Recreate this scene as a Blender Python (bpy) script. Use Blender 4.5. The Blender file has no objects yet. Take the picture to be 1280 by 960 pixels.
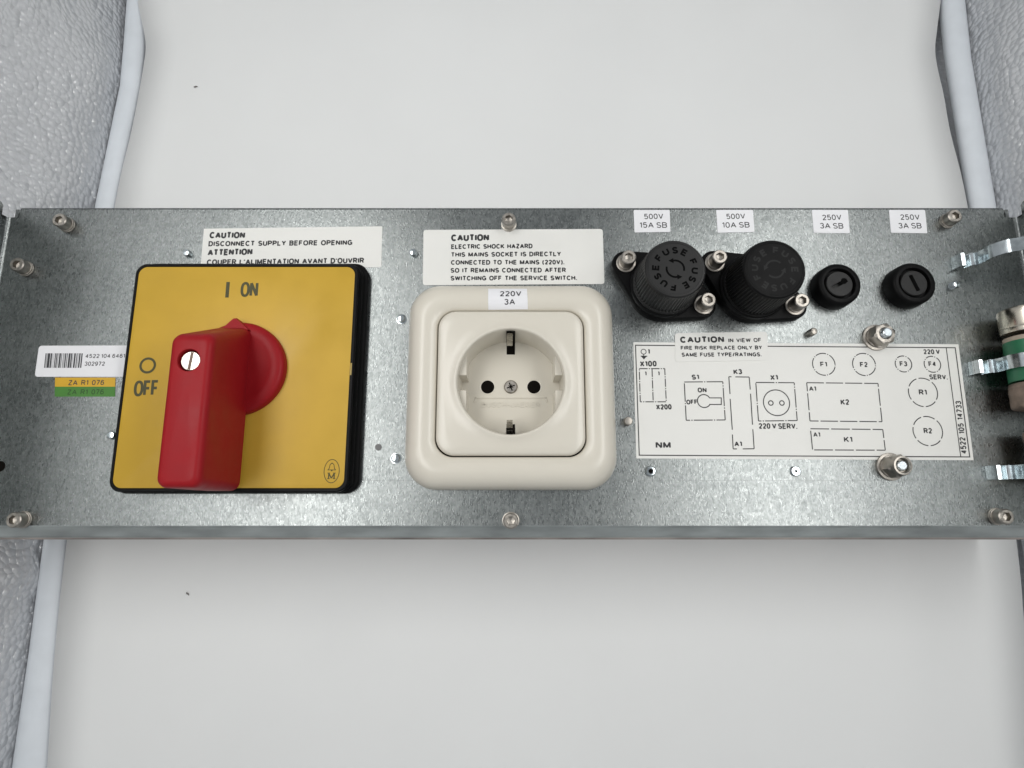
import bpy, math, random
from mathutils import Vector
random.seed(7)
S = bpy.context.scene
COL = S.collection
R = math.radians
MM = 0.001

# ------------------------------------------------------------------ camera
F = 760.0                       # focal length in photo pixels (1280 wide)
TH = math.atan(150.0 / F)       # tilt of the lens against the panel normal
D = 240.0                       # mm from the lens to the panel plane
cam = bpy.data.cameras.new("camera")
cam.sensor_width = 36.0
cam.lens = F * 36.0 / 1280.0
cam.clip_start = 0.005
cam.clip_end = 50.0
co = bpy.data.objects.new("camera", cam)
COL.objects.link(co)
co.location = (0, 0, D * MM)
co.rotation_euler = (TH, 0, 0)
S.camera = co

# ------------------------------------------------------------------ world, lamps, exposure
w = bpy.data.worlds.new("World")
S.world = w
w.use_nodes = True
w.node_tree.nodes["Background"].inputs[0].default_value = (0.87, 0.90, 0.93, 1)
w.node_tree.nodes["Background"].inputs[1].default_value = 0.39


def lamp(name, x, y, z, sx, sy, power, roll):
    l = bpy.data.lights.new(name, 'AREA')
    l.shape = 'RECTANGLE'
    l.size = sx * MM
    l.size_y = sy * MM
    l.energy = power
    l.color = (1.0, 0.99, 0.965)
    o = bpy.data.objects.new(name, l)
    o.location = Vector((x, y, z)) * MM
    o.rotation_euler = (0, R(roll), 0)       # long side runs front to back
    COL.objects.link(o)
    return o


lamp("led_strip", -210, 115, 430, 120, 440, 1.04, -12)
lamp("led_strip", 275, 115, 430, 120, 440, 1.04, 15)

S.view_settings.view_transform = 'Standard'
S.view_settings.look = 'None'
S.view_settings.exposure = 0.0
S.view_settings.gamma = 1.0
S.render.engine = 'CYCLES'
S.cycles.max_bounces = 8


# ------------------------------------------------------------------ geometry helpers (all in mm)
def P(u, v, z=0.0):
    """the point of the plane at height z that stands at this place of the photo"""
    a, b = u - 640.0, 480.0 - v
    d = Vector((a, F * math.sin(TH) + b * math.cos(TH), -F * math.cos(TH) + b * math.sin(TH)))
    return Vector((0, 0, D)) + d * ((D - z) / -d.z)


class MB:
    def __init__(s):
        s.v, s.f, s.m = [], [], []

    def add(s, vs, fs, m=0):
        n = len(s.v)
        s.v += [Vector(p) for p in vs]
        s.f += [tuple(i + n for i in f) for f in fs]
        s.m += [m] * len(fs)

    def loft(s, loops, m=0, cap0=True, cap1=True, closed=True):
        n = len(loops[0])
        vs = [p for l in loops for p in l]
        fs = []
        for k in range(len(loops) - 1):
            for i in range(n if closed else n - 1):
                j = (i + 1) % n
                fs.append((k * n + i, k * n + j, (k + 1) * n + j, (k + 1) * n + i))
        if cap0:
            fs.append(tuple(reversed(range(n))))
        if cap1:
            fs.append(tuple(range((len(loops) - 1) * n, len(loops) * n)))
        s.add(vs, fs, m)

    def box(s, a, b, m=0):
        x0, y0, z0 = a
        x1, y1, z1 = b
        s.add([(x0, y0, z0), (x1, y0, z0), (x1, y1, z0), (x0, y1, z0),
               (x0, y0, z1), (x1, y0, z1), (x1, y1, z1), (x0, y1, z1)],
              [(3, 2, 1, 0), (4, 5, 6, 7), (0, 1, 5, 4), (1, 2, 6, 5), (2, 3, 7, 6), (3, 0, 4, 7)], m)

    def lathe(s, c, prof, n=48, m=0, cap0=True, cap1=True, ph=0.0, axis='z'):
        loops = []
        for r, h in prof:
            l = []
            for i in range(n):
                a = ph + 2 * math.pi * i / n
                if axis == 'z':
                    l.append(Vector((c[0] + r * math.cos(a), c[1] + r * math.sin(a), c[2] + h)))
                else:
                    l.append(Vector((c[0] + r * math.sin(a), c[1] + h, c[2] + r * math.cos(a))))
            loops.append(l)
        s.loft(loops, m, cap0, cap1)

    def poly(s, pts, z, m=0):
        s.add([(p[0], p[1], z) for p in pts], [tuple(range(len(pts)))], m)

    def build(s, name, mats, parent=None, sharp=35, smooth=True, loc=None):
        """link as ONE mesh object; its own origin is the thing's base"""
        root = parent
        while root is not None and root.parent is not None:
            root = root.parent
        o0 = Vector(root['_o']) if root is not None else (Vector(loc) if loc is not None else Vector((0, 0, 0)))
        me = bpy.data.meshes.new(name)
        me.from_pydata([(p - o0) * MM for p in s.v], [], s.f)
        if not isinstance(mats, (list, tuple)):
            mats = [mats]
        for m in mats:
            me.materials.append(m)
        me.polygons.foreach_set("material_index", s.m)
        if smooth:
            me.polygons.foreach_set("use_smooth", [True] * len(s.f))
            me.set_sharp_from_angle(angle=R(sharp))
        me.validate()
        me.update()
        o = bpy.data.objects.new(name, me)
        COL.objects.link(o)
        if parent is not None:
            o.parent = parent
        else:
            o.location = o0 * MM
            o['_o'] = tuple(o0)
        return o


def tag(o, label=None, cat=None, group=None, kind=None):
    if label:
        o['label'] = label
    if cat:
        o['category'] = cat
    if group:
        o['group'] = group
    if kind:
        o['kind'] = kind
    return o


def empty(name, loc, label, cat, group=None):
    o = bpy.data.objects.new(name, None)
    o.empty_display_size = 0.005
    COL.objects.link(o)
    o.location = Vector(loc) * MM
    o['_o'] = tuple(loc)
    return tag(o, label, cat, group)


def copy_tree(o, parent=None):
    c = o.copy()
    COL.objects.link(c)
    if parent is not None:
        c.parent = parent
    for ch in list(o.children):
        copy_tree(ch, c)
    return c


def rrect(x0, y0, x1, y1, r, n=12, z=0.0, side=6):
    """rounded rectangle, counter-clockwise, n steps a corner, side steps an edge"""
    r = max(r, 0.01)
    pts = []
    cs = [(x1 - r, y0 + r, -90), (x1 - r, y1 - r, 0), (x0 + r, y1 - r, 90), (x0 + r, y0 + r, 180)]
    for k, (cx, cy, a0) in enumerate(cs):
        arc = [Vector((cx + r * math.cos(R(a0 + 90 * i / n)), cy + r * math.sin(R(a0 + 90 * i / n)), z)) for i in range(n + 1)]
        pts += arc
        nx = cs[(k + 1) % 4]
        q = Vector((nx[0] + r * math.cos(R(nx[2])), nx[1] + r * math.sin(R(nx[2])), z))
        for i in range(1, side):
            pts.append(arc[-1].lerp(q, i / side))
    return pts


def hull(circles, n=40):
    """convex outline round several circles (x, y, r)"""
    pts = [(x + r * math.cos(2 * math.pi * i / n), y + r * math.sin(2 * math.pi * i / n)) for x, y, r in circles for i in range(n)]
    pts = sorted(set(pts))

    def half(ps):
        h = []
        for p in ps:
            while len(h) > 1 and (h[-1][0] - h[-2][0]) * (p[1] - h[-2][1]) - (h[-1][1] - h[-2][1]) * (p[0] - h[-2][0]) <= 0:
                h.pop()
            h.append(p)
        return h
    a, b = half(pts), half(pts[::-1])
    return a[:-1] + b[:-1]


# ------------------------------------------------------------------ writing
def arc(cx, cy, rx, ry, a0, a1, n=14):
    return [(cx + rx * math.cos(R(a0 + (a1 - a0) * k / n)), cy + ry * math.sin(R(a0 + (a1 - a0) * k / n))) for k in range(n + 1)]


def sup(cx, cy, rx, ry, n=28, e=0.86):
    """slightly squared oval, closed"""
    o = []
    for k in range(n):
        c_, s_ = math.cos(2 * math.pi * k / n), math.sin(2 * math.pi * k / n)
        o.append((cx + rx * math.copysign(abs(c_) ** e, c_), cy + ry * math.copysign(abs(s_) ** e, s_)))
    return o + [o[0]]


# skeletons of a plain grotesque: width, strokes (capital height 1)
GL = {
    'A': (.70, [[(0, 0), (.35, 1), (.70, 0)], [(.13, .32), (.57, .32)]]),
    'B': (.60, [[(0, .53), (0, 1), (.34, 1)] + arc(.34, .765, .23, .235, 90, -90) + [(0, .53), (0, 0), (.35, 0)] + arc(.35, .265, .25, .265, -90, 90) + [(.3, .53)]]),
    'C': (.66, [arc(.34, .5, .34, .5, 42, 318, 22)]),
    'D': (.64, [[(0, .5), (0, 1), (.28, 1)] + arc(.28, .5, .36, .5, 90, -90, 18) + [(0, 0), (0, .5)]]),
    'E': (.54, [[(.54, 1), (0, 1), (0, 0), (.54, 0)], [(0, .52), (.49, .52)]]),
    'F': (.52, [[(.52, 1), (0, 1), (0, 0)], [(0, .50), (.46, .50)]]),
    'G': (.68, [arc(.34, .5, .34, .5, 42, 325, 22), [(.38, .46), (.66, .46), (.66, .0)]]),
    'H': (.62, [[(0, 0), (0, 1)], [(.62, 0), (.62, 1)], [(0, .52), (.62, .52)]]),
    'I': (.0, [[(0, 0), (0, 1)]]),
    'J': (.46, [[(.46, 1), (.46, .28)] + arc(.23, .28, .23, .28, 0, -180)]),
    'K': (.62, [[(0, 0), (0, 1)], [(.60, 1), (.0, .34)], [(.2, .56), (.62, 0)]]),
    'L': (.48, [[(0, 1), (0, 0), (.48, 0)]]),
    'M': (.76, [[(0, 0), (0, 1), (.38, .06), (.76, 1), (.76, 0)]]),
    'N': (.62, [[(0, 0), (0, 1), (.62, 0), (.62, 1)]]),
    'O': (.72, [sup(.36, .5, .36, .5)]),
    'P': (.58, [[(0, 0), (0, 1), (.33, 1)] + arc(.33, .735, .25, .265, 90, -90) + [(0, .47)]]),
    'R': (.60, [[(0, 0), (0, 1), (.33, 1)] + arc(.33, .745, .25, .255, 90, -90) + [(0, .49)], [(.32, .49), (.60, 0)]]),
    'S': (.58, [arc(.29, .745, .27, .255, 28, 270, 16) + arc(.29, .25, .29, .25, 88, -156, 16)]),
    'T': (.58, [[(0, 1), (.58, 1)], [(.29, 1), (.29, 0)]]),
    'U': (.60, [[(0, 1), (0, .32)] + arc(.30, .32, .30, .32, 180, 360) + [(.60, 1)]]),
    'V': (.64, [[(0, 1), (.32, 0), (.64, 1)]]),
    'W': (.94, [[(0, 1), (.235, 0), (.47, .96), (.705, 0), (.94, 1)]]),
    'X': (.60, [[(0, 0), (.60, 1)], [(0, 1), (.60, 0)]]),
    'Y': (.62, [[(0, 1), (.31, .46), (.31, 0)], [(.62, 1), (.31, .46)]]),
    'Z': (.56, [[(0, 1), (.56, 1), (0, 0), (.56, 0)]]),
    '0': (.50, [sup(.25, .5, .25, .5)]),
    '1': (.24, [[(0, .80), (.22, 1), (.22, 0)]]),
    '2': (.50, [arc(.25, .73, .24, .27, 165, -38, 14) + [(0, 0), (.50, 0)]]),
    '3': (.50, [arc(.25, .755, .22, .245, 160, -90, 14) + arc(.25, .26, .25, .26, 88, -160, 14)]),
    '4': (.54, [[(.40, 0), (.40, 1), (0, .28), (.54, .28)]]),
    '5': (.50, [[(.46, 1), (.07, 1), (.03, .48)] + arc(.25, .32, .25, .32, 142, -155, 16)]),
    '6': (.50, [arc(.26, .62, .23, .38, 35, 150, 10) + [(0, .34)], sup(.25, .31, .25, .31, 22, .95)]),
    '7': (.50, [[(0, 1), (.50, 1), (.17, 0)]]),
    '8': (.50, [sup(.25, .755, .22, .245, 22, .95), sup(.25, .26, .25, .26, 22, .95)]),
    '9': (.50, [arc(.24, .38, .23, .38, 215, 330, 10) + [(.50, .66)], sup(.25, .69, .25, .31, 22, .95)]),
    "'": (.0, [[(0, 1), (0, .74)]]),
    '.': (.02, [[(.01, -.06), (.01, .10)]]),
    '/': (.34, [[(0, -.03), (.34, 1.03)]]),
    '-': (.30, [[(0, .42), (.30, .42)]]),
    '(': (.18, [arc(.36, .42, .36, .68, 122, 238, 10)]),
    ')': (.18, [arc(-.18, .42, .36, .68, 58, -58, 10)]),
}


def strip(mb, pts, wd, zs, m=0):
    """a pen stroke of even width with mitred bends through the points"""
    q = [pts[0]]
    for p in pts[1:]:
        if (p - q[-1]).length > wd * 0.05:
            q.append(p)
    closed = (q[0] - q[-1]).length < wd * 0.06 and len(q) > 3
    if closed:
        q = q[:-1]
    n = len(q)
    if n < 2:
        return
    L, Rr = [], []
    for i in range(n):
        a = q[i - 1] if (i > 0 or closed) else None
        b = q[(i + 1) % n] if (i < n - 1 or closed) else None
        da = (q[i] - a).normalized() if a is not None else None
        db = (b - q[i]).normalized() if b is not None else None
        if da is None:
            nn, k = Vector((-db.y, db.x)), 1.0
        elif db is None:
            nn, k = Vector((-da.y, da.x)), 1.0
        else:
            nn = Vector((-da.y - db.y, da.x + db.x))
            if nn.length < 1e-4:
                nn = Vector((-da.y, da.x))
            nn.normalize()
            k = 1.0 / max(0.2, nn.dot(Vector((-da.y, da.x))))
        L.append(q[i] + nn * wd * .5 * k)
        Rr.append(q[i] - nn * wd * .5 * k)
    vs = [Vector((p.x, p.y, zs(p))) for p in L + Rr]
    fs = [(n + i, n + (i + 1) % n, (i + 1) % n, i) for i in range(n if closed else n - 1)]
    mb.add(vs, fs, m)


def write(mb, s, o, ex, ey, bold=0.0, m=0, z=None, zf=None):
    """o = left end of the baseline, ex = vector to its right end, ey = vector of a capital's height"""
    H = ey.length
    sw = H * (0.150 + 3.4 * bold)            # stroke in mm
    f = sw / H
    pen, items = 0.0, []
    for ch in s:
        if ch == ' ':
            pen += 0.27
            continue
        wd, st = GL[ch]
        items.append((pen, wd, st))
        pen += wd + f * 0.9 + 0.13
    last = items[-1]
    total = last[0] + last[1]
    ux, uy = ex.normalized(), ey.normalized()
    kx = (ex.length - sw) / max(total, 1e-6) if total > 0 else 1.0
    ky = H - sw
    k = 0
    for x0, wd, st in items:
        for line in st:
            pts = []
            for x, y in line:
                p = o + ux * (sw / 2 + (x0 + x) * kx) + uy * (sw / 2 + y * ky)
                pts.append(Vector((p.x, p.y)))
            runs, cur = [], [pts[0]]
            for i in range(1, len(pts)):
                cur.append(pts[i])
                if i < len(pts) - 1:
                    da, db = pts[i] - pts[i - 1], pts[i + 1] - pts[i]
                    if da.length > 0 and db.length > 0 and da.normalized().dot(db.normalized()) < -0.2:
                        runs.append(cur)
                        cur = [pts[i]]
            runs.append(cur)
            for run in runs:
                if zf:
                    run = [a_.lerp(b_, t_ / 5) for a_, b_ in zip(run, run[1:]) for t_ in range(5)] + [run[-1]]
                lift = 0.0015 * (k % 4)
                k += 1
                strip(mb, run, sw, (lambda p: zf(p) + lift) if zf else (lambda p: (o.z if z is None else z) + lift), m)


def text(mb, s, ul, vl, ur, vr, h, z, bold=0.0, m=0, zf=None):
    a, b = P(ul, vl, z), P(ur, vr, z)
    ex = b - a
    hh = (P(ul, vl - h, z) - a).y
    ey = Vector((-ex.y, ex.x, 0)).normalized() * hh
    write(mb, s, a, ex, ey, bold, m, z, zf)


_lift = [0.0]


def seg(mb, a, b, wd, z, m=0):
    _lift[0] = (_lift[0] + 0.0007) % 0.014
    a, b = Vector((a[0], a[1], 0)), Vector((b[0], b[1], 0))
    d = (b - a).normalized()
    n = Vector((-d.y, d.x, 0)) * wd / 2
    e = d * wd * 0.0
    zz = Vector((0, 0, z + _lift[0]))
    mb.add([a - n - e + zz, b - n + e + zz, b + n + e + zz, a + n - e + zz], [(0, 1, 2, 3)], m)


def dashed(mb, pts, wd, z, pat=None, closed=True, m=0):
    pts = [Vector((p[0], p[1], 0)) for p in pts]
    if closed:
        pts = pts + [pts[0]]
    if not pat:
        for a, b in zip(pts, pts[1:]):
            d = (b - a).normalized() * wd * 0.5
            seg(mb, a - d, b + d, wd, z, m)
        return
    k, left, on = 0, pat[0], True
    for a, b in zip(pts, pts[1:]):
        L, t = (b - a).length, 0.0
        while t < L - 1e-6:
            st = min(left, L - t)
            if on:
                seg(mb, a.lerp(b, t / L), a.lerp(b, (t + st) / L), wd, z, m)
            t += st
            left -= st
            if left < 1e-6:
                k = (k + 1) % len(pat)
                left, on = pat[k], k % 2 == 0


def ring(c, r, n=64, a0=0.0, a1=360.0, ry=None):
    full = abs(a1 - a0) >= 359.9
    ry = ry or r
    return [Vector((c[0] + r * math.cos(R(a0 + (a1 - a0) * i / n)), c[1] + ry * math.sin(R(a0 + (a1 - a0) * i / n)), 0))
            for i in range(n if full else n + 1)]


# ------------------------------------------------------------------ materials
def mat(name, col, rough=0.5, metal=0.0, var=0.06, vscale=120.0, bump=0.0, bscale=900.0, bdist=0.0001, spec=0.5, rvar=0.08, stretch=(1, 1, 1), coat=0.0):
    m = bpy.data.materials.new(name)
    m.use_nodes = True
    nt = m.node_tree
    bs = nt.nodes["Principled BSDF"]
    tc = nt.nodes.new("ShaderNodeTexCoord")
    mp = nt.nodes.new("ShaderNodeMapping")
    mp.inputs['Scale'].default_value = stretch
    nt.links.new(tc.outputs['Object'], mp.inputs[0])
    nz = nt.nodes.new("ShaderNodeTexNoise")
    nz.inputs['Scale'].default_value = vscale
    nz.inputs['Detail'].default_value = 6
    nt.links.new(mp.outputs[0], nz.inputs[0])
    rp = nt.nodes.new("ShaderNodeValToRGB")
    rp.color_ramp.elements[0].position = 0.3
    rp.color_ramp.elements[1].position = 0.7
    rp.color_ramp.elements[0].color = tuple(max(0, c * (1 - var)) for c in col) + (1,)
    rp.color_ramp.elements[1].color = tuple(min(1, c * (1 + var)) for c in col) + (1,)
    nt.links.new(nz.outputs[0], rp.inputs[0])
    nt.links.new(rp.outputs[0], bs.inputs['Base Color'])
    mr = nt.nodes.new("ShaderNodeMapRange")
    mr.inputs[1].default_value = 0.3
    mr.inputs[2].default_value = 0.7
    mr.inputs[3].default_value = max(0.02, rough - rvar)
    mr.inputs[4].default_value = min(1, rough + rvar)
    nt.links.new(nz.outputs[0], mr.inputs[0])
    nt.links.new(mr.outputs[0], bs.inputs['Roughness'])
    bs.inputs['Metallic'].default_value = metal
    bs.inputs['Specular IOR Level'].default_value = spec
    bs.inputs['Coat Weight'].default_value = coat
    if bump:
        b = nt.nodes.new("ShaderNodeBump")
        b.inputs['Strength'].default_value = bump
        b.inputs['Distance'].default_value = bdist
        n2 = nt.nodes.new("ShaderNodeTexNoise")
        n2.inputs['Scale'].default_value = bscale
        n2.inputs['Detail'].default_value = 4
        nt.links.new(mp.outputs[0], n2.inputs[0])
        nt.links.new(n2.outputs[0], b.inputs['Height'])
        nt.links.new(b.outputs[0], bs.inputs['Normal'])
    return m


def galvanised():
    m = bpy.data.materials.new("galvanised_steel")
    m.use_nodes = True
    nt = m.node_tree
    N, Lk = nt.nodes.new, nt.links.new
    bs = nt.nodes["Principled BSDF"]
    bs.inputs['Metallic'].default_value = 1.0
    tc = N("ShaderNodeTexCoord")
    mp = N("ShaderNodeMapping")
    mp.inputs['Scale'].default_value = (1.5, 0.75, 1)
    Lk(tc.outputs['Object'], mp.inputs[0])
    big = N("ShaderNodeTexNoise"); big.inputs['Scale'].default_value = 28; big.inputs['Detail'].default_value = 5
    Lk(tc.outputs['Object'], big.inputs[0])
    fine = N("ShaderNodeTexNoise"); fine.inputs['Scale'].default_value = 1250; fine.inputs['Detail'].default_value = 3; fine.inputs['Roughness'].default_value = 0.6
    Lk(mp.outputs[0], fine.inputs[0])
    vor = N("ShaderNodeTexVoronoi"); vor.inputs['Scale'].default_value = 950
    Lk(mp.outputs[0], vor.inputs[0])
    # rolling streaks along the sheet
    mp2 = N("ShaderNodeMapping"); mp2.inputs['Scale'].default_value = (0.06, 1, 1)
    Lk(tc.outputs['Object'], mp2.inputs[0])
    st = N("ShaderNodeTexNoise"); st.inputs['Scale'].default_value = 500; st.inputs['Detail'].default_value = 3
    Lk(mp2.outputs[0], st.inputs[0])

    def mth(op, a, b):
        q = N("ShaderNodeMath"); q.operation = op
        for i, x in enumerate((a, b)):
            if isinstance(x, (int, float)):
                q.inputs[i].default_value = x
            else:
                Lk(x, q.inputs[i])
        return q.outputs[0]
    sep = N("ShaderNodeSeparateColor"); Lk(vor.outputs['Color'], sep.inputs[0])
    h = mth('ADD', mth('MULTIPLY', fine.outputs[0], 0.75), mth('MULTIPLY', sep.outputs[0], 0.22))
    h = mth('ADD', h, mth('MULTIPLY', mth('ADD', big.outputs[0], -0.1), 0.38))
    h = mth('ADD', h, mth('MULTIPLY', st.outputs[0], 0.14))
    rp = N("ShaderNodeValToRGB")
    rp.color_ramp.elements[0].position = 0.42
    rp.color_ramp.elements[1].position = 0.98
    rp.color_ramp.elements[0].color = (0.135, 0.148, 0.147, 1)
    rp.color_ramp.elements[1].color = (0.315, 0.332, 0.328, 1)
    Lk(h, rp.inputs[0])
    Lk(rp.outputs[0], bs.inputs['Base Color'])
    mr = N("ShaderNodeMapRange")
    mr.inputs[3].default_value = 0.22
    mr.inputs[4].default_value = 0.38
    Lk(mth('ADD', mth('MULTIPLY', sep.outputs[1], 0.6), mth('MULTIPLY', big.outputs[0], 0.4)), mr.inputs[0])
    Lk(mr.outputs[0], bs.inputs['Roughness'])
    b = N("ShaderNodeBump"); b.inputs['Strength'].default_value = 0.48; b.inputs['Distance'].default_value = 0.00016
    Lk(fine.outputs[0], b.inputs['Height'])
    Lk(b.outputs[0], bs.inputs['Normal'])
    return m


def bubble_foil():
    m = bpy.data.materials.new("silver_bubble_fabric")
    m.use_nodes = True
    nt = m.node_tree
    N, Lk = nt.nodes.new, nt.links.new
    bs = nt.nodes["Principled BSDF"]
    bs.inputs['Metallic'].default_value = 0.35
    bs.inputs['Base Color'].default_value = (0.68, 0.69, 0.71, 1)
    bs.inputs['Roughness'].default_value = 0.34
    bs.inputs['Coat Weight'].default_value = 1.0
    bs.inputs['Coat Roughness'].default_value = 0.12
    bs.inputs['Coat IOR'].default_value = 1.7
    tc = N("ShaderNodeTexCoord")
    wob = N("ShaderNodeTexNoise"); wob.inputs['Scale'].default_value = 120
    Lk(tc.outputs['Object'], wob.inputs[0])
    mx = N("ShaderNodeVectorMath"); mx.operation = 'MULTIPLY_ADD'
    mx.inputs[1].default_value = (0.0015, 0.0015, 0.0015)
    Lk(wob.outputs['Color'], mx.inputs[0]); Lk(tc.outputs['Object'], mx.inputs[2])
    v = N("ShaderNodeTexVoronoi"); v.feature = 'F1'; v.inputs['Scale'].default_value = 310; v.inputs['Randomness'].default_value = 0.8
    Lk(mx.outputs[0], v.inputs[0])
    big = N("ShaderNodeTexNoise"); big.inputs['Scale'].default_value = 22; big.inputs['Detail'].default_value = 3
    Lk(tc.outputs['Object'], big.inputs[0])
    b1 = N("ShaderNodeBump"); b1.inputs['Strength'].default_value = 0.55; b1.inputs['Distance'].default_value = 0.012
    Lk(big.outputs[0], b1.inputs['Height'])
    pw = N("ShaderNodeMath"); pw.operation = 'POWER'; pw.inputs[1].default_value = 2.0
    Lk(v.outputs['Distance'], pw.inputs[0])
    b2 = N("ShaderNodeBump"); b2.inputs['Strength'].default_value = 1.0; b2.inputs['Distance'].default_value = 0.0050; b2.invert = True
    Lk(pw.outputs[0], b2.inputs['Height'])
    Lk(b1.outputs[0], b2.inputs['Normal'])
    b3 = N("ShaderNodeBump"); b3.inputs['Strength'].default_value = 0.7; b3.inputs['Distance'].default_value = 0.0010; b3.invert = True
    Lk(pw.outputs[0], b3.inputs['Height'])
    Lk(b1.outputs[0], b3.inputs['Normal'])
    Lk(b3.outputs[0], bs.inputs['Normal'])
    Lk(b2.outputs[0], bs.inputs['Coat Normal'])
    return m


M = dict(
    galv=galvanised(),
    foil=bubble_foil(),
    paper=mat("white_vinyl_backdrop", (0.80, 0.808, 0.80), 0.55, var=0.012, vscale=14, bump=0.05, bscale=300),
    tube=mat("white_tent_edging", (0.72, 0.76, 0.80), 0.5, var=0.03, bump=0.1, bscale=1500),
    black=mat("black_moulded_plastic", (0.005, 0.005, 0.0052), 0.42, var=0.2, bump=0.15, bscale=2500, spec=0.09),
    cap=mat("black_fuse_plastic", (0.014, 0.014, 0.014), 0.42, var=0.2, bump=0.2, bscale=3500, spec=0.26),
    groove_shade=mat("groove_shade_black", (0.002, 0.002, 0.002), 0.7, var=0.1, spec=0.05),  # near-black of flat letters and test hole, recess shade as colour
    faint=mat("painted_relief_black", (0.018, 0.018, 0.018), 0.5, var=0.1, spec=0.15),  # lighter letters: light on the relief put into the colour
    yellow=mat("yellow_switch_plate", (0.55, 0.34, 0.034), 0.38, var=0.07, vscale=45, rvar=0.1, bump=0.22, bscale=1900),
    yedge=mat("dark_yellow_plastic", (0.36, 0.26, 0.06), 0.5),
    red=mat("red_handle_plastic", (0.29, 0.0085, 0.0125), 0.45, spec=0.18, var=0.05, bump=0.1, bscale=2600),
    print_sw=mat("olive_black_print", (0.055, 0.052, 0.012), 0.6, var=0.1),
    ivory=mat("ivory_socket_plastic", (0.665, 0.628, 0.545), 0.27, var=0.003, vscale=20, bump=0.03, bscale=1200, rvar=0.003),
    label=mat("cream_label_stock", (0.745, 0.74, 0.705), 0.42, var=0.02, vscale=60, bump=0.05, bscale=500),
    gloss=mat("white_tape_label", (0.80, 0.80, 0.82), 0.35, var=0.015),
    ink=mat("black_ink", (0.013, 0.013, 0.015), 0.55, var=0.1),
    ink_grey=mat("grey_black_ink", (0.035, 0.035, 0.04), 0.55, var=0.2),
    yel_tag=mat("amber_label_stock", (0.62, 0.36, 0.02), 0.45, var=0.05),
    grn_tag=mat("green_label_stock", (0.055, 0.20, 0.025), 0.5, var=0.08),
    grn_ink=mat("dark_green_ink", (0.02, 0.07, 0.012), 0.6),
    steel=mat("stainless_screw_steel", (0.37, 0.345, 0.31), 0.38, 1.0, var=0.18, vscale=700, bump=0.15, bscale=1500),
    zinc=mat("bright_zinc", (0.56, 0.61, 0.63), 0.17, 1.0, var=0.12, vscale=400),
    recess_shade=mat("recess_shade_black", (0.005, 0.004, 0.003), 0.7, spec=0.05),  # near-black that stands in for shade inside holes, slots and gaps
    contact=mat("nickel_contact", (0.40, 0.385, 0.35), 0.25, 1.0, var=0.2, vscale=500),
    green=mat("green_band_enamel", (0.025, 0.155, 0.075), 0.35, var=0.1),
    ceramic=mat("beige_ceramic", (0.40, 0.33, 0.26), 0.5, var=0.2, vscale=300),
    tin=mat("tinned_end_cap", (0.60, 0.555, 0.47), 0.24, 1.0, var=0.15, vscale=250, bump=0.1, bscale=500),
    brown=mat("brown_tarnish", (0.27, 0.21, 0.17), 0.6, 0.6, var=0.4, vscale=250),
    fluff=mat("grey_lint", (0.16, 0.15, 0.14), 0.9),
)

# ------------------------------------------------------------------ backdrop sheet and light tent
ZB = -62.0
left = [(150, -330), (158, -180), (165, -60), (172, 0), (180, 40), (182, 60), (179, 85), (172, 125), (164, 165), (143, 260), (112, 470), (83, 680), (68, 820), (59, 960), (48, 1130)]
right = [(1190, -330), (1187, -180), (1183, -60), (1176, 0), (1171, 40), (1169, 62), (1172, 85), (1180, 120), (1188, 165), (1210, 260), (1240, 470), (1271, 680), (1281, 790), (1293, 960), (1308, 1130)]


def soft(pts, n=5):
    """a smooth curve through the measured edge points"""
    q = [pts[0]] + pts + [pts[-1]]
    out = []
    for i in range(1, len(q) - 2):
        for k in range(n):
            t = k / n
            out.append(tuple(0.5 * (2 * q[i][c] + (q[i + 1][c] - q[i - 1][c]) * t + (2 * q[i - 1][c] - 5 * q[i][c] + 4 * q[i + 1][c] - q[i + 2][c]) * t * t + (3 * q[i][c] - q[i - 1][c] - 3 * q[i + 1][c] + q[i + 2][c]) * t ** 3) for c in (0, 1)))
    return out + [pts[-1]]


left, right = soft(left), soft(right)
mb = MB()
nx = 24
top, bot = [], []
for (ul, vl), (ur, vr) in zip(left, right):
    a, b = P(ul, vl, ZB), P(ur, vr, ZB)
    row = [a.lerp(b, i / nx) for i in range(nx + 1)]
    top.append(row)
for k, row in enumerate(top):
    mb.v += row
n = nx + 1
for k in range(len(top) - 1):
    for i in range(nx):
        mb.f.append(((k + 1) * n + i, (k + 1) * n + i + 1, k * n + i + 1, k * n + i))
        mb.m.append(0)
sheet = mb.build("backdrop", M['paper'])
md = sheet.modifiers.new("thickness", 'SOLIDIFY')
md.thickness = 0.8 * MM
md.offset = -1
tag(sheet, "plain white backdrop sheet lying under the steel panel", kind='structure')

ZF = ZB - 13.0
tent = empty("light_tent", (0, 100, ZF), "silver bubble fabric light tent with white edge tubes around the white sheet", "light tent")
mb = MB()
mb.add([(-420, -330, ZF), (420, -330, ZF), (420, 620, ZF), (-420, 620, ZF)], [(0, 1, 2, 3)])
mb.build("tent_floor", M['foil'], tent)


def tube(line):
    """soft tube through (u_left, u_right, v) cross-sections lying on the tent floor"""
    loops = []
    for ul, ur, v in line:
        a, b = P(ul, v, ZB - 5.5), P(ur, v, ZB - 5.5)
        c, r = (a + b) / 2, (b - a).length / 2
        zc = ZB - 1.2 - r * 0.62
        loops.append([Vector((c.x + r * math.cos(2 * math.pi * i / 24), c.y, zc + r * 0.62 * math.sin(2 * math.pi * i / 24))) for i in range(24)])
    m_ = MB()
    m_.loft(loops)
    return m_


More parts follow.
